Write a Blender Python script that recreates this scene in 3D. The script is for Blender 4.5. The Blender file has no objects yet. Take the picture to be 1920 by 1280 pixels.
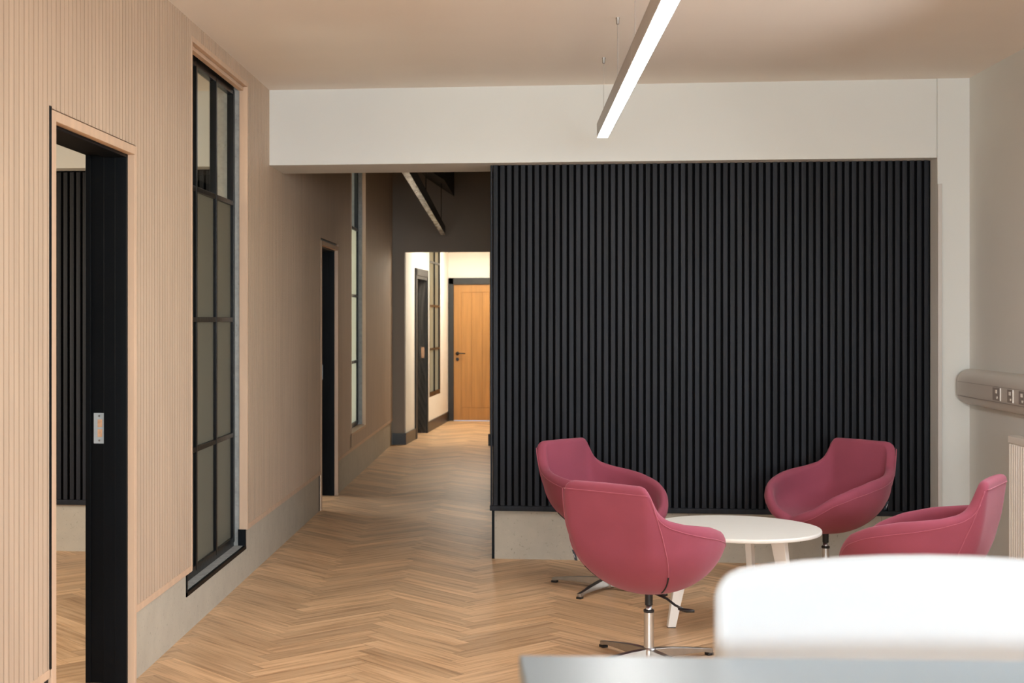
import bpy, bmesh, math, random
import numpy as np
from mathutils import Vector, Matrix
random.seed(4)
S = bpy.context.scene
COL = S.collection
R = math.radians

# ------------------------------------------------------------------ camera
cam_d = bpy.data.cameras.new('camera')
cam_d.sensor_width = 36
cam_d.lens = 2600 / 1920 * 36
cam_d.shift_x = (960 - 721) / 1920
cam_d.shift_y = -(640 - 599) / 1920
cam_d.clip_start = .05
cam_d.dof.use_dof = True
cam_d.dof.focus_distance = 6.6
cam_d.dof.aperture_fstop = 5.6
cam = bpy.data.objects.new('camera', cam_d)
COL.objects.link(cam)
cam.location = (0, 0, 1.48)
cam.rotation_euler = (R(90), 0, math.atan(.1031))
S.camera = cam
# ------------------------------------------------------------------ view + world
S.view_settings.view_transform = 'Standard'
S.view_settings.look = 'None'
S.view_settings.gamma = 1
S.view_settings.use_curve_mapping = False
S.view_settings.exposure = 0.72
W = bpy.data.worlds.new('sky'); S.world = W; W.use_nodes = True
wn = W.node_tree.nodes; wl = W.node_tree.links
bg = wn['Background']; bg.inputs['Strength'].default_value = .35
sky = wn.new('ShaderNodeTexSky'); sky.sky_type = 'NISHITA'; sky.sun_disc = False
sky.sun_elevation = R(35); sky.sun_rotation = R(200)
wl.new(sky.outputs[0], bg.inputs[0])
try:
    S.cycles.use_denoising = True
    S.cycles.max_bounces = 10
    S.cycles.diffuse_bounces = 6
    S.cycles.sample_clamp_indirect = 6
except Exception:
    pass

def area(name, loc, rot, sx, sy, power, color, spread=180):
    l = bpy.data.lights.new(name, 'AREA'); l.shape = 'RECTANGLE'; l.size = sx; l.size_y = sy
    l.energy = power; l.color = color; l.spread = R(spread)
    o = bpy.data.objects.new(name, l); COL.objects.link(o); o.location = loc; o.rotation_euler = rot
    return o
DAY = (.80, .91, 1.0)
# daylight through the three windows in the wall behind the camera (facing +Y)
for k, x in enumerate((-.75, .65, 1.95)):
    area('window_daylight', (x, -6.92, 1.75), (R(80), 0, 0), 1.05, 1.7, 125, DAY)
# daylight through the three windows of the wall on the viewer's right (facing -X, falling from the sky)
for y, p_ in ((1.0, 12), (3.6, 27), (6.0, 20)):
    area('window_daylight', (2.53, y, 1.93), (0, R(65), 0), 1.25, 1.8, p_, (.93, .96, 1.0), 150)
# daylight of the side room window (facing +X) and of the rooms along the corridor
area('window_daylight', (-5.1, 5.4, 1.7), (0, R(-48), 0), 1.5, 2.4, 85, (1, .9, .76))
area('window_daylight', (-5.1, 13.0, 1.7), (0, R(-90), 0), 1.5, 2.4, 70, (1, .97, .92))
area('window_daylight', (2.5, 13.2, 1.6), (0, R(75), 0), 1.5, 1.8, 13, (1, .90, .78))
# warm ceiling lamps of the far hall
area('hall_lamp', (-.7, 17.4, 2.56), (0, 0, 0), .3, .3, 17.5, (1, .93, .80))
area('hall_lamp', (-.65, 19.2, 2.56), (0, 0, 0), .3, .3, 17.5, (1, .93, .80))

# ------------------------------------------------------------------ helpers
def tag(o, label=None, cat=None, group=None, kind=None):
    if label: o['label'] = label
    if cat: o['category'] = cat
    if group: o['group'] = group
    if kind: o['kind'] = kind
    return o
def empty(name, loc=(0, 0, 0), rz=0):
    o = bpy.data.objects.new(name, None); COL.objects.link(o)
    o.location = loc; o.rotation_euler = (0, 0, rz); o.empty_display_size = .1
    return o
class MB:
    def __init__(s): s.v = []; s.f = []; s.m = []
    def add(s, vs, fs, mi=0):
        n = len(s.v); s.v += [tuple(p) for p in vs]
        for f in fs: s.f.append(tuple(i + n for i in f)); s.m.append(mi)
        return s
    def box(s, x0, x1, y0, y1, z0, z1, mi=0):
        if x1 < x0: x0, x1 = x1, x0
        if y1 < y0: y0, y1 = y1, y0
        if z1 < z0: z0, z1 = z1, z0
        if min(x1 - x0, y1 - y0, z1 - z0) < 1e-6: return s
        v = [(x0, y0, z0), (x1, y0, z0), (x1, y1, z0), (x0, y1, z0), (x0, y0, z1), (x1, y0, z1), (x1, y1, z1), (x0, y1, z1)]
        return s.add(v, [(3, 2, 1, 0), (4, 5, 6, 7), (0, 1, 5, 4), (1, 2, 6, 5), (2, 3, 7, 6), (3, 0, 4, 7)], mi)
    def tube(s, pts, r, n=12, mi=0, cap=True):
        pts = [Vector(p) for p in pts]; rr = r if isinstance(r, (list, tuple)) else [r] * len(pts)
        rings = []; up = None
        for i, p in enumerate(pts):
            d = (pts[min(i + 1, len(pts) - 1)] - pts[max(i - 1, 0)]).normalized()
            if up is None: up = Vector((0, 0, 1)) if abs(d.z) < .9 else Vector((1, 0, 0))
            a = d.cross(up).normalized(); b = d.cross(a).normalized(); up = -b if False else up
            rings.append([p + (a * math.cos(2 * math.pi * k / n) + b * math.sin(2 * math.pi * k / n)) * rr[i] for k in range(n)])
        return s.loft(rings, cap, mi)
    def loft(s, rings, cap=True, mi=0):
        n = len(rings[0]); vs = [p for r_ in rings for p in r_]; fs = []
        for i in range(len(rings) - 1):
            for k in range(n):
                a = i * n + k; b = i * n + (k + 1) % n
                fs.append((a, b, b + n, a + n))
        if cap:
            fs.append(tuple(range(n))[::-1]); o = (len(rings) - 1) * n; fs.append(tuple(o + k for k in range(n)))
        return s.add(vs, fs, mi)
    def lathe(s, prof, n=32, mi=0, c=(0, 0)):
        rings = [[(c[0] + r * math.cos(2 * math.pi * k / n), c[1] + r * math.sin(2 * math.pi * k / n), z) for k in range(n)] for r, z in prof]
        return s.loft(rings, True, mi)
    def build(s, name, mats, parent=None, smooth=False, bevel=0, seg=2, recalc=True, loc=None):
        me = bpy.data.meshes.new(name); me.from_pydata(s.v, [], s.f); me.update()
        for m in (mats if isinstance(mats, (list, tuple)) else [mats]): me.materials.append(m)
        for p, mi in zip(me.polygons, s.m): p.material_index = mi
        if recalc:
            b = bmesh.new(); b.from_mesh(me); bmesh.ops.recalc_face_normals(b, faces=b.faces); b.to_mesh(me); b.free()
        if smooth:
            for p in me.polygons: p.use_smooth = True
        o = bpy.data.objects.new(name, me); COL.objects.link(o)
        if loc: o.location = loc
        if parent: o.parent = parent
        if bevel:
            bv = o.modifiers.new('bevel', 'BEVEL'); bv.width = bevel; bv.segments = seg; bv.limit_method = 'ANGLE'; bv.angle_limit = R(35)
            for p in me.polygons: p.use_smooth = True
            bv.harden_normals = False
            o.modifiers.new('wn', 'WEIGHTED_NORMAL').keep_sharp = True
        return o

def wall_x(mb, x0, x1, ya, yb, za, zb, holes, mi=0):
    """wall slab thin in X, running in Y, with rectangular holes (y0,y1,z0,z1)"""
    ys = sorted({ya, yb} | {min(max(h[k], ya), yb) for h in holes for k in (0, 1)})
    zs = sorted({za, zb} | {min(max(h[k], za), zb) for h in holes for k in (2, 3)})
    for i in range(len(ys) - 1):
        j = 0
        while j < len(zs) - 1:
            ym = (ys[i] + ys[i + 1]) / 2
            solid = lambda q: not any(h[0] < ym < h[1] and h[2] < (zs[q] + zs[q + 1]) / 2 < h[3] for h in holes)
            if not solid(j): j += 1; continue
            k = j
            while k + 1 < len(zs) - 1 and solid(k + 1): k += 1
            mb.box(x0, x1, ys[i], ys[i + 1], zs[j], zs[k + 1], mi); j = k + 1
def wall_y(mb, y0, y1, xa, xb, za, zb, holes, mi=0):
    t = MB(); wall_x(t, y0, y1, xa, xb, za, zb, holes, mi)
    mb.add([(v[1], v[0], v[2]) for v in t.v], [f[::-1] for f in t.f], mi)

# ------------------------------------------------------------------ materials
def newmat(name):
    m = bpy.data.materials.new(name); m.use_nodes = True
    nt = m.node_tree; return m, nt, nt.nodes['Principled BSDF']
def plain(name, col, rough=.5, metal=0, spec=.5, noise=0, scale=8, bump=0, bscale=200, coord='Object', stretch=(1, 1, 1), sheen=0, coat=0):
    m, nt, b = newmat(name); N, L = nt.nodes, nt.links
    b.inputs['Roughness'].default_value = rough; b.inputs['Metallic'].default_value = metal
    b.inputs['Specular IOR Level'].default_value = spec
    b.inputs['Base Color'].default_value = (*col, 1)
    if coat: b.inputs['Coat Weight'].default_value = coat
    if sheen:
        b.inputs['Sheen Weight'].default_value = sheen; b.inputs['Sheen Roughness'].default_value = .4
        b.inputs['Sheen Tint'].default_value = (1, .75, .78, 1)
    tc = N.new('ShaderNodeTexCoord'); mp = N.new('ShaderNodeMapping'); mp.inputs['Scale'].default_value = stretch
    L.new(tc.outputs[coord], mp.inputs[0])
    n = N.new('ShaderNodeTexNoise'); n.inputs['Scale'].default_value = scale; n.inputs['Detail'].default_value = 5
    L.new(mp.outputs[0], n.inputs[0])
    cr = N.new('ShaderNodeValToRGB'); a = max(noise, .01)
    cr.color_ramp.elements[0].position = .3; cr.color_ramp.elements[1].position = .7
    cr.color_ramp.elements[0].color = (*[c * (1 - a) for c in col], 1); cr.color_ramp.elements[1].color = (*[min(1, c * (1 + a)) for c in col], 1)
    L.new(n.outputs[0], cr.inputs[0]); L.new(cr.outputs[0], b.inputs['Base Color'])
    if bump:
        n2 = N.new('ShaderNodeTexNoise'); n2.inputs['Scale'].default_value = bscale; n2.inputs['Detail'].default_value = 2
        L.new(mp.outputs[0], n2.inputs[0])
        bp = N.new('ShaderNodeBump'); bp.inputs['Strength'].default_value = bump; bp.inputs['Distance'].default_value = .002
        L.new(n2.outputs[0], bp.inputs['Height']); L.new(bp.outputs[0], b.inputs['Normal'])
    return m
M = {}
M['paint'] = plain('white_paint', (.695, .71, .685), .75, noise=.015, scale=2, bump=.08, bscale=90)
M['ceiling'] = plain('ceiling_paint', (.86, .81, .74), .8, noise=.02, scale=1.2)
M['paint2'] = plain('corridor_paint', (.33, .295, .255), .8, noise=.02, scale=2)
M['hall'] = plain('hall_paint', (.86, .82, .75), .7, noise=.015, scale=2)
M['clad'] = plain('limed_wood_slats', (.52, .39, .285), .55, noise=.07, scale=3.5, stretch=(6, 6, .5), bump=.15, bscale=60)
M['edge'] = plain('oak_edging', (.60, .42, .29), .5, noise=.08, scale=4, stretch=(5, 5, .6))
M['groove'] = plain('slat_backing', (.30, .19, .13), .7, noise=.05)
M['black'] = plain('black_stained_wood', (.0115, .0130, .0175), .5, noise=.45, scale=3.5, stretch=(7, 7, .35), bump=.2, bscale=50, spec=.2)
M['blackwall'] = plain('black_backing', (.002, .002, .0025), .9, spec=.1)
M['blackpaint'] = plain('black_satin_paint', (.002, .003, .0045), .45, spec=.12, noise=.15, scale=4)
M['steel'] = plain('black_steel', (.003, .0035, .004), .28, noise=.2, scale=12, bump=.6, bscale=30, spec=.3)
M['stone'] = plain('limestone', (.47, .425, .345), .6, noise=.06, scale=9, bump=.1, bscale=60)
M['gap'] = plain('grey_reveal', (.34, .35, .34), .7, noise=.15, scale=30)
M['red'] = plain('rose_wool_fabric', (.285, .064, .096), .9, noise=.06, scale=6, bump=.35, bscale=700, sheen=.2, spec=.2)
M['thread'] = plain('rose_thread', (.37, .082, .122), .85, sheen=.3)
M['zip'] = plain('black_zip', (.01, .01, .012), .6)
M['tagm'] = plain('grey_cloth_tag', (.03, .045, .06), .7)
M['tagw'] = plain('tag_print', (.6, .65, .7), .7)
M['plastic'] = plain('black_plastic', (.012, .012, .013), .45)
M['chrome'] = plain('satin_chrome', (.62, .63, .64), .3, metal=1)
M['alu'] = plain('brushed_aluminium', (.46, .43, .40), .34, metal=1, noise=.05, scale=30)
M['white'] = plain('white_laminate', (.74, .71, .645), .35, noise=.01)
M['wleg'] = plain('white_lacquered_wood', (.78, .75, .70), .4, noise=.02)
M['lightalu'] = plain('anodised_aluminium', (.42, .40, .385), .45, metal=.5, noise=.02)
M['pvc'] = plain('white_pvc', (.56, .535, .50), .4, noise=.01)
M['pvcd'] = plain('grey_socket_plastic', (.30, .27, .25), .4, noise=.02)
M['rad'] = plain('white_enamel', (.88, .86, .81), .35, noise=.01)
M['shellw'] = plain('white_moulded_plastic', (.54, .575, .61), .4, noise=.005)
M['desk'] = plain('pale_grey_laminate', (.25, .325, .38), .3, noise=.02, scale=3)
M['wire'] = plain('steel_wire', (.35, .32, .29), .4, metal=.6)
M['orange'] = plain('oiled_oak_door', (.42, .20, .052), .42, noise=.12, scale=3, stretch=(9, 9, .5), bump=.05, bscale=60)
M['plate'] = plain('zinc_plate', (.50, .58, .64), .35, metal=.4)
M['rawwood'] = plain('raw_wood', (.62, .38, .24), .7, noise=.2, scale=60)
M['darkpaint'] = plain('charcoal_paint', (.022, .022, .021), .5, noise=.05)
M['skirt'] = plain('dark_skirting_paint', (.012, .011, .010), .35, noise=.1)
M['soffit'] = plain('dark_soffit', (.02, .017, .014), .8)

# limestone specks
def speckle(m, amt=.35):
    nt = m.node_tree; N, L = nt.nodes, nt.links; b = N['Principled BSDF']
    src = b.inputs['Base Color'].links[0].from_socket
    tc = N.new('ShaderNodeTexCoord')
    v = N.new('ShaderNodeTexNoise'); v.inputs['Scale'].default_value = 55; v.inputs['Detail'].default_value = 3; v.inputs['Roughness'].default_value = .6
    L.new(tc.outputs['Object'], v.inputs[0])
    cr = N.new('ShaderNodeValToRGB')
    e = cr.color_ramp.elements; e[0].position = .28; e[0].color = (1 - amt, 1 - amt, 1 - amt * 1.1, 1); e[1].position = .38; e[1].color = (1, 1, 1, 1)
    k = e.new(.66); k.color = (1, 1, 1, 1); k = e.new(.74); k.color = (1.22, 1.2, 1.14, 1)
    L.new(v.outputs[0], cr.inputs[0])
    mx = N.new('ShaderNodeMix'); mx.data_type = 'RGBA'; mx.blend_type = 'MULTIPLY'; mx.inputs[0].default_value = 1
    L.new(src, mx.inputs[6]); L.new(cr.outputs[0], mx.inputs[7]); L.new(mx.outputs[2], b.inputs['Base Color'])
speckle(M['stone']); speckle(M['gap'], .3)

# glass
m, nt, b = newmat('clear_glass'); N, L = nt.nodes, nt.links
N.remove(b); tr = N.new('ShaderNodeBsdfTransparent'); tr.inputs[0].default_value = (.93, .95, .93, 1)
gl = N.new('ShaderNodeBsdfGlossy'); gl.inputs['Roughness'].default_value = .02
lw = N.new('ShaderNodeFresnel'); lw.inputs[0].default_value = 1.45
N.remove(lw); mx = N.new('ShaderNodeMixShader'); mx.inputs[0].default_value = .07; L.new(tr.outputs[0], mx.inputs[1]); L.new(gl.outputs[0], mx.inputs[2])
L.new(mx.outputs[0], N['Material Output'].inputs[0]); M['glass'] = m
def frosted(name, col, tcol):
    m, nt, b = newmat(name); N, L = nt.nodes, nt.links
    b.inputs['Base Color'].default_value = (*col, 1); b.inputs['Roughness'].default_value = .32; b.inputs['Specular IOR Level'].default_value = .5
    tl = N.new('ShaderNodeBsdfTranslucent'); tl.inputs[0].default_value = (*tcol, 1)
    rf = N.new('ShaderNodeBsdfRefraction'); rf.inputs['IOR'].default_value = 1.02; rf.inputs['Roughness'].default_value = .55; rf.inputs[0].default_value = (*tcol, 1)
    m1 = N.new('ShaderNodeMixShader'); m1.inputs[0].default_value = .5
    L.new(tl.outputs[0], m1.inputs[1]); L.new(rf.outputs[0], m1.inputs[2])
    m2 = N.new('ShaderNodeMixShader'); m2.inputs[0].default_value = .8
    L.new(b.outputs[0], m2.inputs[1]); L.new(m1.outputs[0], m2.inputs[2]); L.new(m2.outputs[0], N['Material Output'].inputs[0])
    return m
M['frost'] = frosted('frosted_glass', (.16, .165, .15), (.40, .40, .36))
M['frost2'] = frosted('pale_frosted_glass', (.4, .42, .38), (.80, .82, .72))

M['frost3'] = frosted('amber_grey_frosted_glass', (.30, .27, .21), (.62, .54, .40))
def emit(name, col, st):
    m, nt, b = newmat(name); b.inputs['Base Color'].default_value = (.9, .9, .9, 1)
    b.inputs['Emission Color'].default_value = (*col, 1); b.inputs['Emission Strength'].default_value = st
    return m
M['led'] = emit('lit_diffuser', (1, .985, .96), 23)
# unlit clear prismatic diffuser; bright and dark reflections are put into its colour
M['prism'] = plain('unlit_glossy_diffuser', (.80, .74, .66), .15, noise=.7, scale=6, stretch=(.6, 3, 1), bump=1, bscale=22, spec=.9)

# herringbone plank
m, nt, b = newmat('herringbone_oak'); N, L = nt.nodes, nt.links
uv = N.new('ShaderNodeUVMap'); uv.uv_map = 'uv'
mp = N.new('ShaderNodeMapping'); mp.inputs['Scale'].default_value = (1.3, 22, 1); L.new(uv.outputs[0], mp.inputs[0])
n1 = N.new('ShaderNodeTexNoise'); n1.inputs['Scale'].default_value = 1.6; n1.inputs['Detail'].default_value = 6; n1.inputs['Roughness'].default_value = .55; L.new(mp.outputs[0], n1.inputs[0])
cr = N.new('ShaderNodeValToRGB'); e = cr.color_ramp.elements
e[0].position = .25; e[0].color = (.34, .19, .098, 1); e[1].position = .72; e[1].color = (.79, .55, .335, 1)
k = e.new(.46); k.color = (.62, .40, .225, 1)
L.new(n1.outputs[0], cr.inputs[0])
at = N.new('ShaderNodeAttribute'); at.attribute_name = 'rnd'
cr2 = N.new('ShaderNodeValToRGB'); e = cr2.color_ramp.elements
e[0].color = (.80, .78, .76, 1); e[1].color = (1.16, 1.14, 1.10, 1)
L.new(at.outputs['Fac'], cr2.inputs[0])
mx = N.new('ShaderNodeMix'); mx.data_type = 'RGBA'; mx.blend_type = 'MULTIPLY'; mx.inputs[0].default_value = 1
L.new(cr.outputs[0], mx.inputs[6]); L.new(cr2.outputs[0], mx.inputs[7]); L.new(mx.outputs[2], b.inputs['Base Color'])
b.inputs['Roughness'].default_value = .42; b.inputs['Specular IOR Level'].default_value = .45
bp = N.new('ShaderNodeBump'); bp.inputs['Strength'].default_value = .12; bp.inputs['Distance'].default_value = .001
L.new(n1.outputs[0], bp.inputs['Height']); L.new(bp.outputs[0], b.inputs['Normal'])
M['floor'] = m

# ------------------------------------------------------------------ dimensions
XL, XR, YP, ZC, ZB = -1.59, 2.585, 8.60, 2.90, 2.434
YEND = 16.35; YBK = -7.0; XS = -5.2; ZC2 = 3.30

# ------------------------------------------------------------------ floor
def floor():
    Lp, Wp = .60, .10; c = math.sqrt(.5); X0 = -.262
    vs, fs, uvs, rnd = [], [], [], []
    def plank(u0, u1, v0, v1, horiz):
        g = .0006
        q = [(u0 + g, v0 + g), (u1 - g, v0 + g), (u1 - g, v1 - g), (u0 + g, v1 - g)]
        P = [(X0 + c * (u - v), c * (u + v)) for u, v in q]
        cx = sum(p[0] for p in P) / 4; cy = sum(p[1] for p in P) / 4
        if not (XS - .1 < cx < 2.9 and -7.2 < cy < 20.6): return
        if cy > 16.4 and not (-1.7 < cx < .1): return
        if cx > .3 and cy > 9.3 and not (11.2 < cy < 15.5): return
        n = len(vs); vs.extend((x, y, 0) for x, y in P); fs.append((n, n + 1, n + 2, n + 3))
        o1, o2 = random.random() * 40, random.random() * 9
        for (u, v) in q:
            a, b_ = (u - u0, v - v0) if horiz else (v - v0, u - u0)
            uvs.append((a + o1, b_ + o2))
        rnd.append(random.random())
    for n in range(-14, 15):
        bu, bv = n * Lp, -n * Lp
        for k in range(-62, 190):
            hu, hv = bu + k * Wp, bv + k * Wp
            plank(hu, hu + Lp, hv, hv + Wp, True)
            plank(hu, hu + Wp, hv + Wp, hv + Wp + Lp, False)
    me = bpy.data.meshes.new('floor'); me.from_pydata(vs, [], fs); me.update()
    ul = me.uv_layers.new(name='uv')
    for i, u in enumerate(uvs): ul.data[i].uv = u
    a = me.attributes.new('rnd', 'FLOAT', 'FACE')
    for i, r_ in enumerate(rnd): a.data[i].value = r_
    me.materials.append(M['floor'])
    o = bpy.data.objects.new('floor', me); COL.objects.link(o)
    tag(o, 'oak herringbone plank floor', 'floor', kind='structure')
    s = MB().box(XS - .2, 3.0, YBK - .2, 20.6, -.15, -.003).build('subfloor', M['groove'], o)
floor()

# ------------------------------------------------------------------ left wall
D1 = (4.50, 5.53, -1, 2.18); W1 = (6.415, 7.786, .186, 2.812)
D2 = (10.63, 11.60, -1, 2.09); W2 = (12.455, 13.605, .435, 3.025)
wl_ = MB(); wall_x(wl_, -1.775, -1.61, YBK, YEND + .05, 0, ZC2, [D1, W1, D2, W2])
wall_left = wl_.build('wall_left', M['gap'])
tag(wall_left, 'long wall clad in pale vertical timber slats, with doorways and steel windows', 'wall', kind='structure')
# slats
mb = MB(); holes = [(4.497, 5.525, -1, 2.19), (6.48, 7.80, -1, 2.83), (10.62, 11.61, -1, 2.115), (12.47, 13.59, .44, 3.03)]
mb_b = MB(); wall_x(mb_b, -1.612, -1.599, YBK, YEND, .285, ZC2, holes)
mb_b.build('slat_backing', M['groove'], wall_left)  # darker than the slats: groove shade put into the backing colour
y = YBK; P = .043
while y < YEND:
    ya, yb = y, min(y + P - .007, YEND)
    cuts = []
    segs = [(.305, ZC2 if ya > 8.5 else ZC + .02)]
    wall_y0 = ya; parts = [(ya, yb)]
    for h in holes:
        if ya < h[1] and yb > h[0]:
            new = []
            for (z0, z1) in segs:
                if h[2] > z0: new.append((z0, h[2]))
                if h[3] < z1: new.append((h[3], z1))
            # pieces of the slat outside the hole
            if ya < h[0] - .004: mb.box(XL - .011, XL, ya, h[0], .305, h[3])
            if yb > h[1] + .004: mb.box(XL - .011, XL, h[1], yb, .305, h[3])
            segs = new
    for z0, z1 in segs: mb.box(XL - .011, XL, ya, yb, z0, z1)
    y += P
mb.build('wood_slat', M['clad'], wall_left)['kind'] = 'stuff'
# bottom rails
for ya, yb in ((YBK, 4.494), (5.526, 6.459), (7.801, 10.619), (11.596, YEND)):
    MB().box(XL - .02, XL + .002, ya, yb, .283, .312).build('bottom_rail', M['edge'], wall_left)
# plinth
plm = MB(); wall_x(plm, -1.611, -1.602, YBK, YEND, 0, .285, [(4.49, 5.53, -1, 1), (6.42, 7.78, .19, 1), (10.63, 11.62, -1, 1)])
bl = plm.build('baseboard_left', M['stone']); tag(bl, 'tall limestone plinth under the timber slats', 'plinth', kind='structure')
for yy in (4.485, 10.60):
    MB().box(-1.612, -1.598, yy - .004, yy + .022, 0, .283).build('black_edge_strip', M['blackpaint'], bl)

def edging(h, xback, parent, to_floor, near=.045, far=.025, head=.035):
    y0, y1, z0, z1 = h
    m1 = MB()
    if to_floor is None: zb = .283
    else: zb = to_floor
    m1.box(xback, XL + .004, y1, y1 + far, zb, z1 + head)
    m1.box(xback, XL + .004, y0 - near, y0, zb, z1 + head)
    m1.box(xback, XL + .004, y0, y1, z1, z1 + head)
    return m1.build('wood_edging', M['edge'], parent, bevel=.002)

def door_lining(name, Y0, Y1, ZT, hid):
    """black lining in the opening, seen obliquely: rebate, stop and strike plate"""
    root = empty(name, (XL, (Y0 + Y1) / 2, 0))
    ox, oy = XL, (Y0 + Y1) / 2
    m1 = MB()
    def bb(x0, x1, y0, y1, z0, z1): m1.box(x0 - ox, x1 - ox, y0 - oy, y1 - oy, z0, z1)
    for s, yy in ((1, Y1), (-1, Y0)):
        bb(-1.776, -1.615, yy, yy + s * .03, 0, ZT + .03)          # jamb
        bb(-1.713, -1.617, yy - s * .012, yy, 0, ZT)                # stop
        bb(-1.665, -1.617, yy - s * .017, yy - s * .012, 0, ZT)
        bb(-1.792, -1.770, yy - s * .004, yy + s * .07, 0, ZT + .07)  # inner architrave
    bb(-1.776, -1.615, Y0, Y1, ZT, ZT + .03)
    bb(-1.713, -1.617, Y0, Y1, ZT - .012, ZT)
    bb(-1.792, -1.770, Y0 - .07, Y1 + .07, ZT, ZT + .07)
    m1.build('door_frame', M['blackpaint'], root, bevel=.0015)
    # strike plate on the far jamb's rebate
    yy = Y1
    pm = MB(); wall_y(pm, -.003, -.0005, -.0215, .0215, -.062, .062, [(-.006, .014, -.036, -.004), (-.006, .014, .004, .036)])
    plate = pm.build('strike_plate', M['plate'], root, loc=(-1.736 - ox, yy - oy, 1.038))
    MB().box(-.008, .016, -.0004, .0004, -.038, .038).build('mortise', M['rawwood'], plate, loc=(0, -.0008, 0))
    for z in (-.05, .05):
        MB().tube([(.002, -.0045, z), (.002, -.003, z)], .004, 10).build('screw', M['alu'], plate)
    return root
d1 = door_lining('door_1', 4.555, 5.50, 2.15, None)
tag(d1, 'nearest open doorway with black lining and wooden edging', 'doorway', kind='structure')
e1 = edging((4.555 - .0, 5.50, 0, 2.15), -1.618, wall_left, 0.0)
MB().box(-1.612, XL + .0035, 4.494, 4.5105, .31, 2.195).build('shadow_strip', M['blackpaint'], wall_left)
d2 = door_lining('door_2', 10.665, 11.57, 2.06, None)
tag(d2, 'open doorway in the slatted wall beyond the white beam', 'doorway', kind='structure')
edging((10.665, 11.57, 0, 2.06), -1.618, wall_left, 0.0)

def steel_window(name, ys, zs, clear_rows, pane_mat, label, y0, y1, z0, z1):
    root = empty(name, (-1.68, (ys[0] + ys[-1]) / 2, zs[0])); oy, oz = (ys[0] + ys[-1]) / 2, zs[0]
    w = .013
    m1 = MB()
    for i, yy in enumerate(ys):
        ww = .02 if i in (0, len(ys) - 1) else w
        m1.box(-.018, .020, yy - ww - oy, yy + ww - oy, 0, zs[-1] - oz)
    for i, zz in enumerate(zs):
        ww = .028 if i in (0, len(zs) - 1) else w
        m1.box(-.016, .018, ys[0] - oy, ys[-1] - oy, zz - ww - oz, zz + ww - oz)
    m1.build('steel_frame', M['steel'], root, bevel=.002)
    for i in range(len(ys) - 1):
        for j in range(len(zs) - 1):
            MB().box(-.003, .003, ys[i] + w * .5 - oy, ys[i + 1] - w * .5 - oy, zs[j] + w * .5 - oz, zs[j + 1] - w * .5 - oz).build(
                'pane', M['glass'] if j in clear_rows else pane_mat, root)
    # stone sill in the reveal
    MB().box(-.09, .066, y0 - oy, y1 - oy, z0 - .004 - oz, z0 + .003 - oz).build('sill', M['gap'], root)
    tag(root, label, 'window', kind='structure')
    return root
w1 = steel_window('window_1', [6.435, 6.87, 7.32, 7.762], [.215, .825, 1.48, 2.14, 2.785], {3}, M['frost'],
                  'tall black steel window with frosted lower panes in the slatted wall', 6.42, 7.78, .19, 2.805)
bk = MB(); bk.box(-1.612, -1.597, 6.405, 7.795, .172, .192)
bk.box(-1.612, -1.597, 6.405, 6.425, .172, .285); bk.box(-1.64, -1.597, 7.772, 7.792, .172, .285)
b_ = bk.build('sill_trim', M['blackpaint'], w1); b_.matrix_parent_inverse = Matrix.Translation(-w1.location)
mm = MB()
mm.box(-1.635, XL + .003, 7.78, 7.80, .283, 2.83); mm.box(-1.635, XL + .003, 6.46, 6.48, .283, 2.83)
mm.box(-1.612, XL + .003, 6.48, 7.78, 2.805, 2.83); mm.box(-1.64, -1.611, 6.48, 7.78, 2.785, 2.805)
mm.build('wood_edging', M['edge'], wall_left, bevel=.0015)
w2 = steel_window('window_2', [12.48, 13.03, 13.57], [.46, 1.07, 1.71, 2.36, 3.0], {3}, M['frost2'],
                  'tall black steel window in the darker wall beyond the beam', 12.46, 13.60, .44, 3.02)
mm = MB()
mm.box(-1.62, XL + .004, 13.57, 13.595, .43, 3.04); mm.box(-1.62, XL + .004, 12.46, 12.48, .43, 3.04)
mm.box(-1.68, XL + .006, 12.46, 13.595, .425, .447); mm.box(-1.62, XL + .004, 12.46, 13.595, 3.01, 3.04)
mm.build('wood_edging', M['edge'], wall_left)

# ------------------------------------------------------------------ beam, ceiling, pilaster, right wall
o = MB().box(XL - .02, 2.403, 8.47, 8.965, ZB, ZC2 + .05).build('trim_1', M['paint'], bevel=.004); tag(o, 'deep white ceiling beam above the corridor opening', 'beam', kind='structure')
o = MB().box(2.403, XR + .1, 8.462, 8.965, 0, ZC + .05).build('trim_2', M['paint'], bevel=.004); tag(o, 'white pilaster beside the black slatted panel', 'pilaster', kind='structure')
o = MB().box(2.403, 2.427, 8.450, 8.4625, 0, 2.279).build('trim_3', M['pvc'], bevel=.002); tag(o, 'thin white conduit running up the pilaster', 'conduit', kind='structure')
c = MB().box(-1.70, XR + .15, YBK - .1, 8.60, ZC, ZC + .12).build('ceiling', M['ceiling']); tag(c, 'plain painted ceiling', 'ceiling', kind='structure')
o = MB().box(-1.9, .1, 8.96, YEND + .1, ZC2, ZC2 + .1).build('ceiling_corridor', M['soffit']); tag(o, 'dim ceiling of the corridor', 'ceiling', kind='structure')  # dark colour put in to cut bounced light and keep the upper corridor shaded
wr = MB(); wall_x(wr, XR, XR + .15, YBK, 8.98, 0, ZC + .02, [(.05, 1.95, 1.27, 2.6), (2.65, 4.55, 1.27, 2.6), (5.05, 6.95, 1.27, 2.6)])
wr = wr.build('wall_right', M['paint']); tag(wr, 'plain off-white wall with radiator', 'wall', kind='structure')
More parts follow.
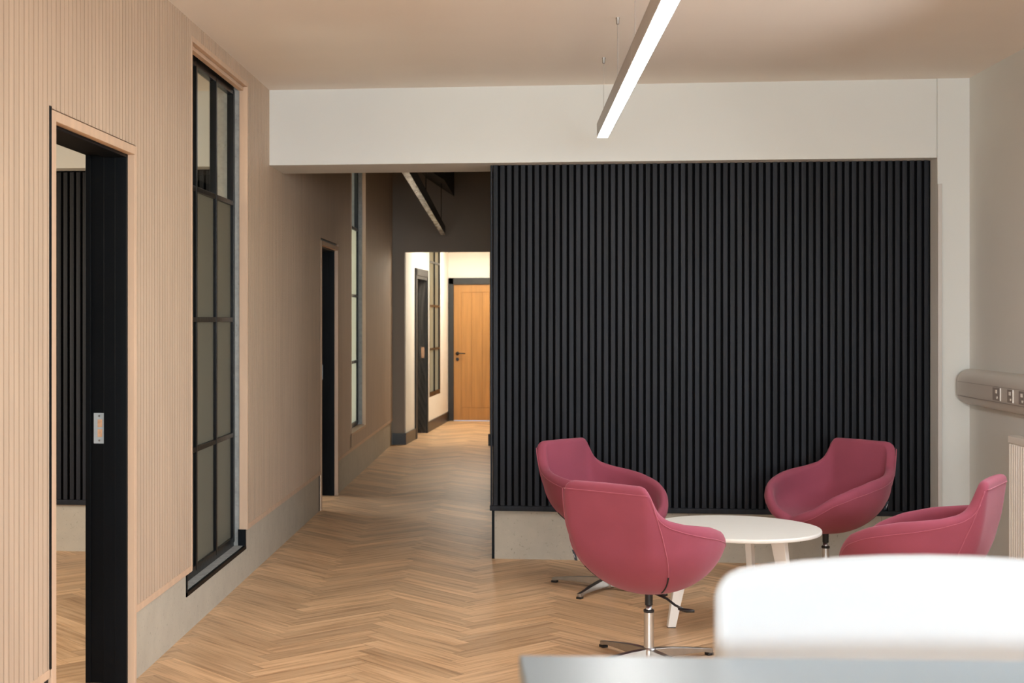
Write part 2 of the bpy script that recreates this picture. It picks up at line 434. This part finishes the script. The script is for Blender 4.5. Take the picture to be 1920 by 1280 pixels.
# wall behind the camera with three windows
wm = MB(); hs = [(x - .55, x + .55, .9, 2.6) for x in (-.75, .65, 1.95)] 
wall_y(wm, YBK - .2, YBK, XS - .1, XR + .15, 0, ZC + .02, hs); wf = wm.build('wall_front', M['paint']); tag(wf, 'window wall behind the viewer', 'wall', kind='structure')
for i, x in enumerate((-.75, .65, 1.95)):
    q = MB()
    for dx in (-.53, 0, .53): q.box(x + dx - .02, x + dx + .02, YBK - .13, YBK - .08, .9, 2.6)
    for z in (.92, 1.75, 2.58): q.box(x - .55, x + .55, YBK - .13, YBK - .08, z - .02, z + .02)
    f = q.build('window_%d' % (4 + i), M['steel']); tag(f, 'window in the wall behind the viewer', 'window', kind='structure')
    MB().box(x - .53, x + .53, YBK - .108, YBK - .102, .92, 2.58).build('pane', M['glass'], f)

for i, yc in enumerate((1.0, 3.6, 6.0)):
    q = MB()
    for dy in (-.93, 0, .93): q.box(XR + .07, XR + .12, yc + dy - .02, yc + dy + .02, 1.27, 2.6)
    for z in (1.29, 2.58): q.box(XR + .07, XR + .12, yc - .95, yc + .95, z - .02, z + .02)
    f = q.build('window_%d' % (7 + i), M['steel']); tag(f, 'window in the plain wall beside the viewer', 'window', kind='structure')
    MB().box(XR + .092, XR + .098, yc - .93, yc + .93, 1.29, 2.58).build('pane', M['glass'], f)
# ------------------------------------------------------------------ black slatted wall
def slat_wall(name, xa, xb, label, zt):
    core = MB().box(xa + .022, xb, 8.625, 8.90, 0, zt + .04)
    root = core.build(name, M['blackwall']); tag(root, label, 'wall', kind='structure')
    MB().box(xa + .012, xb, 8.612, 8.63, .30, zt).build('black_backing', M['blackwall'], root)
    m1 = MB(); x = xa + .016; p = .0422
    m1.box(xa - .002, xa + .010, 8.597, 8.64, .31, zt)
    while x < xb - .03:
        m1.box(x, x + .0275, 8.594, 8.614, .33, zt); x += p
    m1.build('black_slat', M['black'], root, bevel=.0015, seg=1)['kind'] = 'stuff'
    MB().box(xa - .006, xb, 8.582, 8.625, .300, .332).build('bottom_rail', M['black'], root, bevel=.004)
    MB().box(xa + .022, xb, 8.616, 8.627, 0, .300).build('stone_plinth', M['stone'], root)
    MB().box(xa + .006, xa + .023, 8.612, 8.66, 0, .302).build('black_edge_strip', M['blackpaint'], root)
    return root
bw = slat_wall('wall_back', -.226, 2.415, 'black slatted timber feature wall on a stone plinth', ZB)
q = MB()
for x in (.98, 2.12): q.box(x, x + .002, 8.6155, 8.6165, 0, .30)
q.build('plinth_joint', M['groove'], bw)

# ------------------------------------------------------------------ side room seen through door_1 and window_1
sw = slat_wall('wall_side_room', XS, -1.775, 'black slatted wall on a stone plinth seen through the doorway', 2.42)
o = MB().box(XS, -1.775, 8.45, 8.9, 2.43, 2.95).build('trim_4', M['paint']); tag(o, 'painted beam in the side room', 'beam', kind='structure')
o = MB().box(XS - .1, -1.70, YBK - .1, 8.9, ZC, ZC + .12).build('ceiling_side_room', M['ceiling']); tag(o, 'ceiling of the side room', 'ceiling', kind='structure')
q = MB(); wall_x(q, XS - .15, XS, YBK, YEND, 0, ZC2, [(4.1, 6.7, .9, 2.5), (11.7, 14.3, .9, 2.5)])
o = q.build('wall_side_room_left', M['paint']); tag(o, 'outer wall of the side rooms', 'wall', kind='structure')
o = MB().box(XS, -1.775, YEND, YEND + .12, 0, ZC2).build('wall_side_room_end', M['paint']); tag(o, 'end wall of the second side room', 'wall', kind='structure')
o = MB().box(XS - .1, -1.76, 8.9, YEND + .1, ZC2, ZC2 + .1).build('ceiling_second_room', M['ceiling']); tag(o, 'ceiling of the second side room', 'ceiling', kind='structure')

# ------------------------------------------------------------------ corridor
q = MB(); wall_x(q, -.205, -.08, 8.90, YEND + .05, 0, ZC2, [(12.2, 14.3, -1, 2.2)])
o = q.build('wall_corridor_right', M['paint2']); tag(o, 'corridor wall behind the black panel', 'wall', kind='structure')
q = MB(); q.box(-.08, 2.7, 11.2, 11.3, 0, 2.6); q.box(-.08, 2.7, 15.2, 15.3, 0, 2.6); q.box(2.6, 2.7, 11.3, 15.2, 0, 2.6)
o = q.build('wall_recess', M['paint']); tag(o, 'walls of the room opening off the corridor', 'wall', kind='structure')
o = MB().box(-.08, 2.7, 11.2, 15.3, 2.6, 2.7).build('ceiling_recess', M['ceiling']); tag(o, 'ceiling of the room off the corridor', 'ceiling', kind='structure')
q = MB(); wall_y(q, YEND, YEND + .06, XL - .02, .1, 0, ZC2, [(-1.447, -.442, -1, 2.277)])
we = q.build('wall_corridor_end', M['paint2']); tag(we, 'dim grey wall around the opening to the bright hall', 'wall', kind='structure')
MB().box(XL, -1.432, YEND - .018, YEND + .05, 0, .135).build('baseboard_hall', M['skirt'], we)
MB().box(-.46, -.2, YEND - .018, YEND + .05, 0, .135).build('baseboard_hall', M['skirt'], we)
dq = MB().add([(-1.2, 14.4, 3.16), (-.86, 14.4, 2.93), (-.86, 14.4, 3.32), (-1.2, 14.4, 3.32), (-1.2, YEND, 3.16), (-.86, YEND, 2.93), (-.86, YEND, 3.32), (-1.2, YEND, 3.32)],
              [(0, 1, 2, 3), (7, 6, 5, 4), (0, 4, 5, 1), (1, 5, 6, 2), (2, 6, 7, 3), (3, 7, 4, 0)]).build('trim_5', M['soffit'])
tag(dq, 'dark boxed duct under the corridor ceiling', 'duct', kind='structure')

# slanted white hall wall
P0 = Vector((-1.441, 16.383, 0)); P1 = Vector((-1.153, 20.349, 0)); dd = (P1 - P0).normalized()
ang = math.atan2(dd.y, dd.x); LEN = (P1 - P0).length
hl = empty('wall_hall_left', P0, ang); tag(hl, 'white hall wall with black door frame and steel window', 'wall', kind='structure')
q = MB(); HD = (.86, 1.68, -1, 2.03); HW = (2.0, 3.05, .45, 2.56)
wall_y(q, 0, .10, .03, LEN + .3, 0, 2.65, [HD, HW]); q.build('plaster', M['hall'], hl)
hl.rotation_euler = (0, 0, ang)
q = MB()
for x0, x1 in ((-.04, .72), (1.77, LEN)): q.box(x0, x1, -.016, 0, 0, .135)
q.build('baseboard', M['skirt'], hl)
d3 = empty('door_3', P0, ang); tag(d3, 'open doorway with grey-black frame in the white hall', 'doorway', kind='structure')
q = MB(); q.box(.72, .82, -.022, .0, 0, 2.12); q.box(1.70, 1.77, -.022, .0, 0, 2.12); q.box(.72, 1.77, -.022, 0, 2.03, 2.12)
q.box(.79, .86, -.015, .12, 0, 2.03); q.box(1.68, 1.73, -.015, .12, 0, 2.03); q.box(.86, 1.68, -.015, .12, 1.99, 2.03)
q.build('door_frame', M['darkpaint'], d3, bevel=.002)
MB().box(.84, 1.70, .125, .165, 0, 2.02).build('door_leaf', M['blackpaint'], d3)  # no real leaf: black sheet stands in for the dark inside the open doorway
MB().box(1.672, 1.680, .02, .06, .98, 1.12).build('strike_plate', M['rawwood'], d3)
w3 = empty('window_3', P0, ang); tag(w3, 'black steel window with frosted panes in the white hall', 'window', kind='structure')
q = MB()
for x, w_ in ((2.02, .02), (2.52, .012), (3.02, .035)): q.box(x - w_, x + w_, -.003, .04, .45, 2.56)
q.box(3.045, 3.052, -.003, .10, .45, 2.56)
for z, w_ in ((.48, .03), (1.083, .013), (1.664, .013), (2.252, .013), (2.54, .02)): q.box(2.0, 3.05, -.001, .038, z - w_, z + w_)
q.build('steel_frame', M['steel'], w3)
for x0, x1 in ((2.03, 2.51), (2.53, 3.02)):
    for z0, z1 in ((.5, 1.075), (1.09, 1.655), (1.67, 2.245), (2.26, 2.53)):
        MB().box(x0, x1, .015, .021, z0, z1).build('pane', M['frost3'], w3)
area('side_room_lamp', (-2.6, 18.9, 1.6), (0, R(-90), 0), 1.2, 1.2, 9, (1, .85, .66))
q = MB(); q.box(-.2, -.1, 16.41, 20.45, 0, 2.65)
o = q.build('wall_hall_right', M['hall']); tag(o, 'white hall wall facing the steel window', 'wall', kind='structure')
q = MB(); wall_y(q, 20.33, 20.45, -1.35, -.1, 0, 2.65, [(-1.075, -.235, -1, 1.995)])
wh = q.build('wall_hall_end', M['hall']); tag(wh, 'white wall around the oak door', 'wall', kind='structure')
o = MB().box(-1.9, 0, 16.4, 20.5, 2.6, 2.7).build('ceiling_hall', M['hall']); tag(o, 'ceiling of the bright hall', 'ceiling', kind='structure')
# oak door
d4 = empty('door_4', (-.655, 20.30, 0)); tag(d4, 'closed warm oak plank door with black handle at the end of the hall', 'door', kind='structure')
q = MB(); q.box(-.492, -.42, -.03, .05, 0, 2.09); q.box(.42, .50, -.03, .05, 0, 2.09); q.box(-.492, .50, -.03, .05, 1.995, 2.09)
q.build('door_frame', M['darkpaint'], d4, bevel=.003)
lf = MB(); lf.box(-.42, .42, .012, .05, .008, 1.992)
lf.box(-.42, -.31, 0, .012, .008, 1.992); lf.box(.31, .42, 0, .012, .008, 1.992)
lf.box(-.31, .31, 0, .012, 1.88, 1.992); lf.box(-.31, .31, 0, .012, .008, .19)
for k in range(4):
    x0 = -.308 + k * .155; lf.box(x0, x0 + .149, .005, .012, .192, 1.878)
leaf = lf.build('door_leaf', M['orange'], d4, bevel=.002)
hd = MB(); hd.tube([(-.365, -.0005, .985), (-.365, -.012, .985)], .026, 20); hd.tube([(-.365, -.01, .985), (-.365, -.045, .985), (-.35, -.05, .987), (-.25, -.05, .985)], .009, 10)
hd.build('door_handle', M['plastic'], leaf, smooth=True)
hd = MB(); hd.tube([(-.365, -.0005, .90), (-.365, -.010, .90)], .024, 20); hd.build('keyhole_rose', M['plastic'], leaf)

# ------------------------------------------------------------------ swivel tub chairs
def rim_tables():
    ph = np.arange(0, 361, 1.0)
    a = np.minimum(ph, 360 - ph)
    hk = [0, 28, 31, 34.5, 38, 45, 58, 90, 115, 135, 155, 180]
    hv = [.805, .803, .797, .740, .692, .662, .642, .616, .583, .540, .468, .418]
    h = np.interp(a, hk, hv)
    rk = [0, 32, 38, 60, 90, 115, 135, 160, 180]
    back = .342 / np.cos(np.radians(np.minimum(a, 31)))
    r = np.where(a <= 31, back, np.interp(a, [31, 34, 42, 60, 90, 115, 135, 160, 180], [.399, .399, .388, .366, .345, .352, .364, .372, .374]))
    def sm(x, s):
        k = np.exp(-.5 * (np.arange(-12, 13) / s) ** 2); k /= k.sum()
        return np.convolve(np.concatenate([x[-13:-1], x, x[1:13]]), k, 'valid')
    return ph, sm(h, 1.8), sm(r, 2.4)
PH, RH, RR = rim_tables()
ZBOT = .303
def smooth01(t): t = max(0, min(1, t)); return t * t * (3 - 2 * t)
def tub(phi, z, h, r):
    """outer radius of the tub at angle phi and height z"""
    circ = .352
    plan = circ + (r - circ) * smooth01((z - .30) / .34)
    if z < .56:
        f = .905 * math.sqrt(max(0, 1 - ((.56 - z) / (.56 - ZBOT)) ** 2))
    else:
        f = .905 + .095 * min(1, (z - .56) / .22) ** .8
    lowrim = smooth01((.62 - h) / .2)      # the front bulges further out
    f2 = 1.0 * max(0, 1 - max(0, (h + .05 - z) / (h + .05 - ZBOT)) ** 2.3) ** .5
    f = f * (1 - lowrim) + f2 * lowrim
    return plan * f
def dirv(phi):   # phi=0 is the back (-Y), counter-clockwise
    a = math.radians(phi) - math.pi / 2
    return math.cos(a), math.sin(a)
TH = .052
def roll(p):
    a = min(p % 360, 360 - p % 360)
    return .022 + .020 * smooth01((a - 40) / 50)
def make_shell():
    n = 180; angs = [i * 360 / n for i in range(n)]
    rings = []
    us = [.0, .12, .25, .38, .5, .6, .7, .78, .85, .91, .955, .985]
    def hr(p): return float(np.interp(p, PH, RH)), float(np.interp(p, PH, RR))
    zs_par = np.linspace(0, 1, 22)
    def ring(fn): rings.append([fn(p) for p in angs])
    for t in zs_par[1:]:
        def fn(p, t=t):
            h, r = hr(p); ht = h - roll(p)
            z = ZBOT + (ht - ZBOT) * (t ** 1.7); rr = tub(p, z, h, r); dx, dy = dirv(p); return (dx * rr, dy * rr, z)
        ring(fn)
    for q in range(1, 8):       # rolled rim
        th = math.pi * q / 8
        def fn(p, th=th):
            h, r = hr(p); rl = roll(p); ro = tub(p, h - rl, h, r); dx, dy = dirv(p)
            rr = ro - TH / 2 + TH / 2 * math.cos(th); z = h - rl + rl * math.sin(th); return (dx * rr, dy * rr, z)
        ring(fn)
    for q in range(0, 22):      # inner wall and seat
        w = q / 21 * math.pi / 2
        def fn(p, w=w):
            h, r = hr(p); ri = tub(p, h - roll(p), h, r) - TH; dx, dy = dirv(p); hi = h - roll(p)
            seat = .405 if h > .5 else .405 - (0.5 - h) * .0
            e = 2 / 3.4
            x = ri * math.cos(w) ** (e * .9); dz = math.sin(w) ** e
            back = smooth01((h - .6) / .2)
            x *= 1 - .10 * back * dz ** 1.2 * (1 if q < 19 else 1)
            z = hi - (hi - seat) * dz + .012 * (x / .33) ** 2 * smooth01(w)
            return (dx * x, dy * x, z)
        if q == 21: break
        ring(fn)
    vs = [p for r_ in rings for p in r_]; fs = []
    for i in range(len(rings) - 1):
        for k in range(n):
            a = i * n + k; b = i * n + (k + 1) % n; fs.append((a, b, b + n, a + n))
    nb = len(vs); vs.append((0, 0, ZBOT)); vs.append((0, 0, .405)); o = (len(rings) - 1) * n
    for k in range(n):
        fs.append((nb, (k + 1) % n, k)); fs.append((o + k, o + (k + 1) % n, nb + 1))
    return MB().add(vs, fs)
def surf(phi, z, off=.0012):
    h = float(np.interp(phi % 360, PH, RH)); r = float(np.interp(phi % 360, PH, RR))
    rr = tub(phi, z, h, r) + off; dx, dy = dirv(phi); return (dx * rr, dy * rr, z)
def make_chair():
    root = empty('swivel_chair')
    sh = make_shell().build('upholstered_shell', M['red'], root, smooth=True)
    # stitched seams
    q = MB()
    for sg in (1, -1):
        h = .795
        pts = [surf(sg * (31.5 + 46 * (h - z)), z) for z in np.linspace(h - .03, .345, 40)]
        q.tube(pts, .0022, 6)
        pts = []
        for p in np.linspace(35, 180, 90):
            hh = float(np.interp(p, PH, RH)); pts.append(surf(sg * p, hh - roll(p) - .006, .001))
        q.tube(pts, .0018, 6)
    q.tube([surf(p, .768, .001) for p in np.linspace(-31, 31, 30)], .0022, 6)
    # inner seams of the back cushion
    q.build('seam', M['thread'], root, smooth=True)
    for sg in (1, -1):
        q = MB(); q.tube([surf(sg * (31.5 + 46 * (.795 - z)), z, .0016) for z in np.linspace(.42, .332, 14)], .0034, 6)
        q.build('zip', M['zip'], root, smooth=True)
    # small cloth tag on the side
    q = MB(); p0 = surf(-48, .485, -.002); d = Vector(dirv(-48)); t_ = Vector((-d.y, d.x))
    q.add([(p0[0] + d.x * a + t_.x * b, p0[1] + d.y * a + t_.y * b, p0[2] + c_) for b in (-.002, .002) for a, c_ in ((0, 0), (.014, .004), (.002, -.042), (-.010, -.044))],
          [(0, 1, 2, 3), (7, 6, 5, 4), (0, 4, 5, 1), (1, 5, 6, 2), (2, 6, 7, 3), (3, 7, 4, 0)])
    tg = q.build('cloth_tag', M['tagm'], root)
    q = MB(); p0 = (p0[0] + d.x * .002, p0[1] + d.y * .002, p0[2] - .004)
    q.add([(p0[0] + d.x * a + t_.x * b, p0[1] + d.y * a + t_.y * b, p0[2] + c_) for b in (-.0024, .0024) for a, c_ in ((.004, -.010), (.007, -.009), (.001, -.026), (-.002, -.027))],
          [(0, 1, 2, 3), (7, 6, 5, 4), (0, 4, 5, 1), (1, 5, 6, 2), (2, 6, 7, 3), (3, 7, 4, 0)])
    q.build('tag_print', M['tagw'], tg)
    MB().lathe([(.0165, .252), (.0168, .315)], 24).build('column_sleeve', M['plastic'], root, smooth=False)
    MB().lathe([(.0135, .21), (.0135, .25)], 24).build('piston', M['chrome'], root, smooth=True)
    MB().lathe([(.019, .219), (.0225, .221), (.0228, .230), (.019, .233)], 24).build('collar', M['plastic'], root)
    MB().lathe([(.023, .03), (.0215, .07), (.0208, .222), (.018, .223)], 28).build('column', M['chrome'], root, smooth=True).modifiers.new('e', 'EDGE_SPLIT')
    q = MB(); q.tube([(.03, 0, .305), (.09, 0, .290), (.13, .0, .268), (.175, 0, .255)], .0055, 8)
    lv = q.build('lever', M['plastic'], root, smooth=True)
    q = MB(); q.loft([[(x, y_, z) for y_, z in ((-w_, .254 - t_), (0, .250 - t_), (w_, .254 - t_), (w_, .259), (0, .262), (-w_, .259))] for x, w_, t_ in ((.145, .004, 0), (.158, .011, .003), (.185, .014, .006), (.205, .012, .003), (.222, .002, 0))])
    q.build('paddle', M['plastic'], lv, smooth=True)
    # four star base
    q = MB(); q.lathe([(.030, .008), (.034, .020), (.034, .055), (.028, .066), (.022, .07)], 28); q.build('hub', M['alu'], root, bevel=.002)
    for k in range(4):
        q = MB(); rings = []
        for x, w_, z0, z1 in ((.015, .020, .018, .064), (.10, .019, .020, .060), (.2, .017, .022, .049), (.29, .0145, .020, .036), (.335, .013, .010, .030), (.345, .011, .011, .027)):
            rings.append([(x, -w_, z0), (x, w_, z0), (x, w_ * .8, z1), (x, -w_ * .8, z1)])
        q.loft(rings); lg = q.build('leg', M['alu'], root, bevel=.002); lg.rotation_euler = (0, 0, k * math.pi / 2)
        MB().box(.315, .347, -.014, .014, 0, .012).build('glide', M['plastic'], lg, bevel=.002)
    return root
def copy_tree(o, parent=None):
    c_ = o.copy(); COL.objects.link(c_); c_.parent = parent
    for ch in [x for x in bpy.data.objects if x.parent == o]: copy_tree(ch, c_)
    return c_
proto = make_chair()
CH = [(.52, 6.06, 37, 122.6, 'rose tub swivel chair nearest the viewer, showing its back panel and side tag'),
      (.44, 7.71, 132, 150.3, 'rose tub swivel chair partly hidden behind the nearest one, with its base arms showing'),
      (1.636, 7.86, -131, 140, 'rose tub swivel chair in front of the black wall near the white pilaster'),
      (1.71, 6.356, -61, 30, 'rose tub swivel chair beside the radiator, its lower half hidden by the white stool')]
for i, (x, y, a, ba, lab) in enumerate(CH):
    o = proto if i == 0 else copy_tree(proto)
    o.location = (x, y, 0); o.rotation_euler = (0, 0, R(-a))
    tag(o, lab, 'chair', 'swivel chairs around the round table')
    legs = [ch for ch in bpy.data.objects if ch.parent == o and ch.name.split('.')[0] == 'leg']
    for k, l in enumerate(legs): l.rotation_euler = (0, 0, R(ba) + R(a) + k * math.pi / 2)
# ------------------------------------------------------------------ coffee table
ct = empty('coffee_table', (1.0, 6.84, 0)); tag(ct, 'low round white coffee table between the rose chairs', 'table')
MB().lathe([(.385, .459), (.398, .462), (.40, .467), (.40, .474), (.398, .479), (.394, .480)], 96).build('tabletop', M['white'], ct, bevel=.0)
for a in (192, 318, 66):
    q = MB(); rings = []
    for z, rr, wr_, wt in ((.459, .235, .080, .030), (.36, .252, .066, .030), (.22, .278, .056, .030), (.10, .302, .047, .029), (.004, .320, .040, .028)):
        rings.append([(rr - wr_ / 2, -wt / 2, z), (rr + wr_ / 2, -wt / 2, z), (rr + wr_ / 2, wt / 2, z), (rr - wr_ / 2, wt / 2, z)])
    q.loft(rings); l = q.build('leg', M['wleg'], ct, bevel=.003); l.rotation_euler = (0, 0, R(a))
    MB().box(.302, .338, -.013, .013, 0, .005).build('foot_pad', M['plastic'], l)
# ------------------------------------------------------------------ pendant lights
def pendant(name, xe, ye, xn, yn, zb, zt, w, mat_h, mat_d, ceil, wires, label, seams=(), thick_wire=.0012, wmat='wire'):
    L_ = math.hypot(xn - xe, yn - ye); ang = math.atan2(yn - ye, xn - xe)
    root = empty(name, (xe, ye, zb), ang); tag(root, label, 'light')
    q = MB(); t = .003; hh = zt - zb
    q.box(0, L_, -w / 2, -w / 2 + t, .001, hh); q.box(0, L_, w / 2 - t, w / 2, .001, hh); q.box(0, L_, -w / 2, w / 2, hh - .004, hh)
    q.box(0, .003, -w / 2, w / 2, .001, hh); q.box(L_ - .003, L_, -w / 2, w / 2, .001, hh)
    q.build('housing', mat_h, root)
    MB().box(.002, L_ - .002, -w / 2 + t, w / 2 - t, 0, .008).build('diffuser', mat_d, root)
    for s_ in seams:
        MB().box(s_ - .001, s_ + .001, -w / 2 - .0008, w / 2 + .0008, .0, hh).build('joint', M['pvc'], root)
    for s_ in wires:
        if thick_wire < .003: MB().tube([(s_, 0, hh), (s_, 0, ceil - zb)], thick_wire, 6).build('wire', M[wmat], root)
        else: MB().tube([(s_, 0, hh), (s_, 0, ceil - zb)], thick_wire, 8).build('wire', M[wmat], root)
        MB().tube([(s_, 0, ceil - zb - .034), (s_, 0, ceil - zb - .030), (s_, 0, ceil - zb - .012), (s_, 0, ceil - zb)], [.004, .0075, .0085, .010], 14).build('ceiling_hook', M['wire'], root)
    return root
pendant('pendant_light', .410, 7.70, .471, 2.2, 2.4795, 2.556, .062, M['lightalu'], M['led'], ZC, (.10, 1.10, 2.02, 3.1, 4.4), 'long lit linear pendant light hanging below the pale ceiling', seams=(2.22,))
pendant('pendant_light', -.961, 15.85, -.80, 9.1, 2.45, 2.545, .053, M['blackpaint'], M['prism'], ZC2, (.55, 4.0), 'unlit black linear pendant light hanging in the corridor beyond the beam', thick_wire=.004, wmat='plastic')
# ------------------------------------------------------------------ right wall fittings
tk = empty('socket_trunking', (XR, 8.44, 1.06)); tag(tk, 'off-white dado trunking with recessed sockets along the plain wall', 'trunking')
q = MB(); rings = []
prof = [(0, -.075), (-.035, -.072), (-.058, -.060), (-.076, -.040), (-.086, -.022), (-.089, .0), (-.089, .060), (-.086, .080), (-.076, .100), (-.058, .118), (-.035, .130), (0, .135)]
def sec(yy, k): return [(x * k, yy, .03 + (z - .03) * (.72 + .28 * k)) for x, z in prof]
for yy, k in ((.0, .66), (-.003, .78), (-.010, .89), (-.022, .965), (-.04, 1), (-8.4, 1)): rings.append(sec(yy, k))
q.loft(rings); q.build('trunking_body', M['pvc'], tk, bevel=.004, seg=3)
q = MB()
q.box(-.0895, -.087, -8.4, -.05, .060, .0625); q.box(-.0895, -.087, -8.4, -.05, -.0225, -.020); q.build('cover_joint', M['pvcd'], tk)
for y0, y1 in ((7.774, 7.655), (7.545, 7.462), (7.375, 7.29)):
    yy0, yy1 = y0 - 8.44, y1 - 8.44
    q = MB(); q.box(-.091, -.0885, yy1, yy0, -.012, .056); s_ = q.build('socket', M['pvcd'], tk, bevel=.001)
    q = MB()
    yc = (yy0 + yy1) / 2
    q.box(-.093, -.091, yc - .012, yc + .012, .026, .044); q.box(-.093, -.091, yc - .020, yc - .004, -.002, .010)
    q.build('switch_rocker', M['rad'], s_)
    q = MB(); q.box(-.0935, -.0885, yy1 - .008, yy1 - .001, -.012, .056); q.build('socket_edge', M['rad'], s_)
rd = empty('radiator', (XR - .002, 7.58, 0)); tag(rd, 'white ribbed panel radiator below the trunking', 'radiator')
q = MB(); y_ = -.004
q.box(-.062, -.058, -1.4, -.002, .15, .835)
while y_ > -1.38:
    q.loft([[(-.060, y_, z), (-.073, y_ - .008, z), (-.073, y_ - .018, z), (-.060, y_ - .027, z)] for z in (.155, .83)]); y_ -= .0333
q.build('ribbed_panel', M['rad'], rd)
MB().box(-.074, -.012, -1.4, 0, .835, .872).build('top_grille', M['rad'], rd, bevel=.004)
MB().box(-.056, -.012, -1.39, -.006, .15, .835).build('rear_panel', M['rad'], rd)
for yb_ in (-.25, -1.2): MB().box(-.013, 0, yb_, yb_ + .05, .4, .7).build('wall_bracket', M['rad'], rd)
# ------------------------------------------------------------------ tall table and stool in the foreground
tb = empty('bar_table', (.708, 1.345, 0), R(3.2)); tag(tb, 'pale blue-grey bar-height table top nearest the viewer', 'table')
MB().box(-.70, .70, -.33, .345, 1.055, 1.083).build('tabletop', M['desk'], tb, bevel=.003)
for x in (-.55, .55):
    MB().box(x - .04, x + .04, -.04, .04, .02, 1.052).build('leg', M['lightalu'], tb, bevel=.004)
    MB().box(x - .04, x + .04, -.30, .30, 0, .025).build('foot', M['lightalu'], tb, bevel=.006)
st = empty('bar_stool', (.521, 1.60, 0), R(3.2)); tag(st, 'white moulded stool back with rounded corners behind the tall table', 'stool')
q = MB(); rings = []; HW_ = .275
def top(x): 
    e = HW_ - abs(x); base = 1.180 - .020 * (x / HW_) ** 2
    rc = .034
    return base - (rc - math.sqrt(max(0, rc * rc - (rc - e) ** 2)) if e < rc else 0)
xs = sorted({round(s * (HW_ - d), 5) for d in (.0004, .003, .008, .014, .022, .034, .05, .08, .12, .17, .22, HW_) for s in (1, -1)})
for x in xs:
    e = HW_ - abs(x); rc = .034; zb_ = .86 + (rc - math.sqrt(max(0, rc * rc - (rc - e) ** 2)) if e < rc else 0); zt_ = top(x)
    ty = .011 * min(1, (e / .012)) ** .5 + .0008; yy = .235 - .030 * (x / HW_) ** 2
    ring = []
    for k in range(24):
        a = 2 * math.pi * k / 24; cz, sz = math.sin(a), math.cos(a)
        zc = (zt_ + zb_) / 2; hz = (zt_ - zb_) / 2
        ring.append((x, yy + ty * math.copysign(abs(sz) ** .6, sz), zc + hz * math.copysign(abs(cz) ** .18, cz)))
    rings.append(ring)
q.loft(rings); q.build('backrest', M['shellw'], st, smooth=True)
q = MB(); q.loft([[( .21 * k * math.copysign(abs(math.cos(a)) ** .6, math.cos(a)), .2 * k * math.copysign(abs(math.sin(a)) ** .6, math.sin(a)) + .0, z) for a in [2 * math.pi * i / 32 for i in range(32)]] for k, z in ((.9, .735), (1, .75), (1, .765), (.92, .775))])
q.build('seat', M['shellw'], st, smooth=True)
for x in (-.08, .08):
    q = MB(); q.tube([(x, .12, .745), (x, .225, .77), (x, .243, .86), (x, .243, .96)], .010, 10)
    q.build('back_support', M['alu'], st, smooth=True)
for sx in (-1, 1):
    for sy in (-1, 1):
        q = MB(); q.tube([(sx * .15, sy * .14, .737), (sx * .21, sy * .2, .011)], .011, 10); l = q.build('leg', M['alu'], st, smooth=True)
q = MB(); z = .28; c4 = [(-.193, -.183, z), (.193, -.183, z), (.193, .183, z), (-.193, .183, z)]
for i in range(4): q.tube([c4[i], c4[(i + 1) % 4]], .009, 8)
q.build('footrest', M['alu'], st, smooth=True)
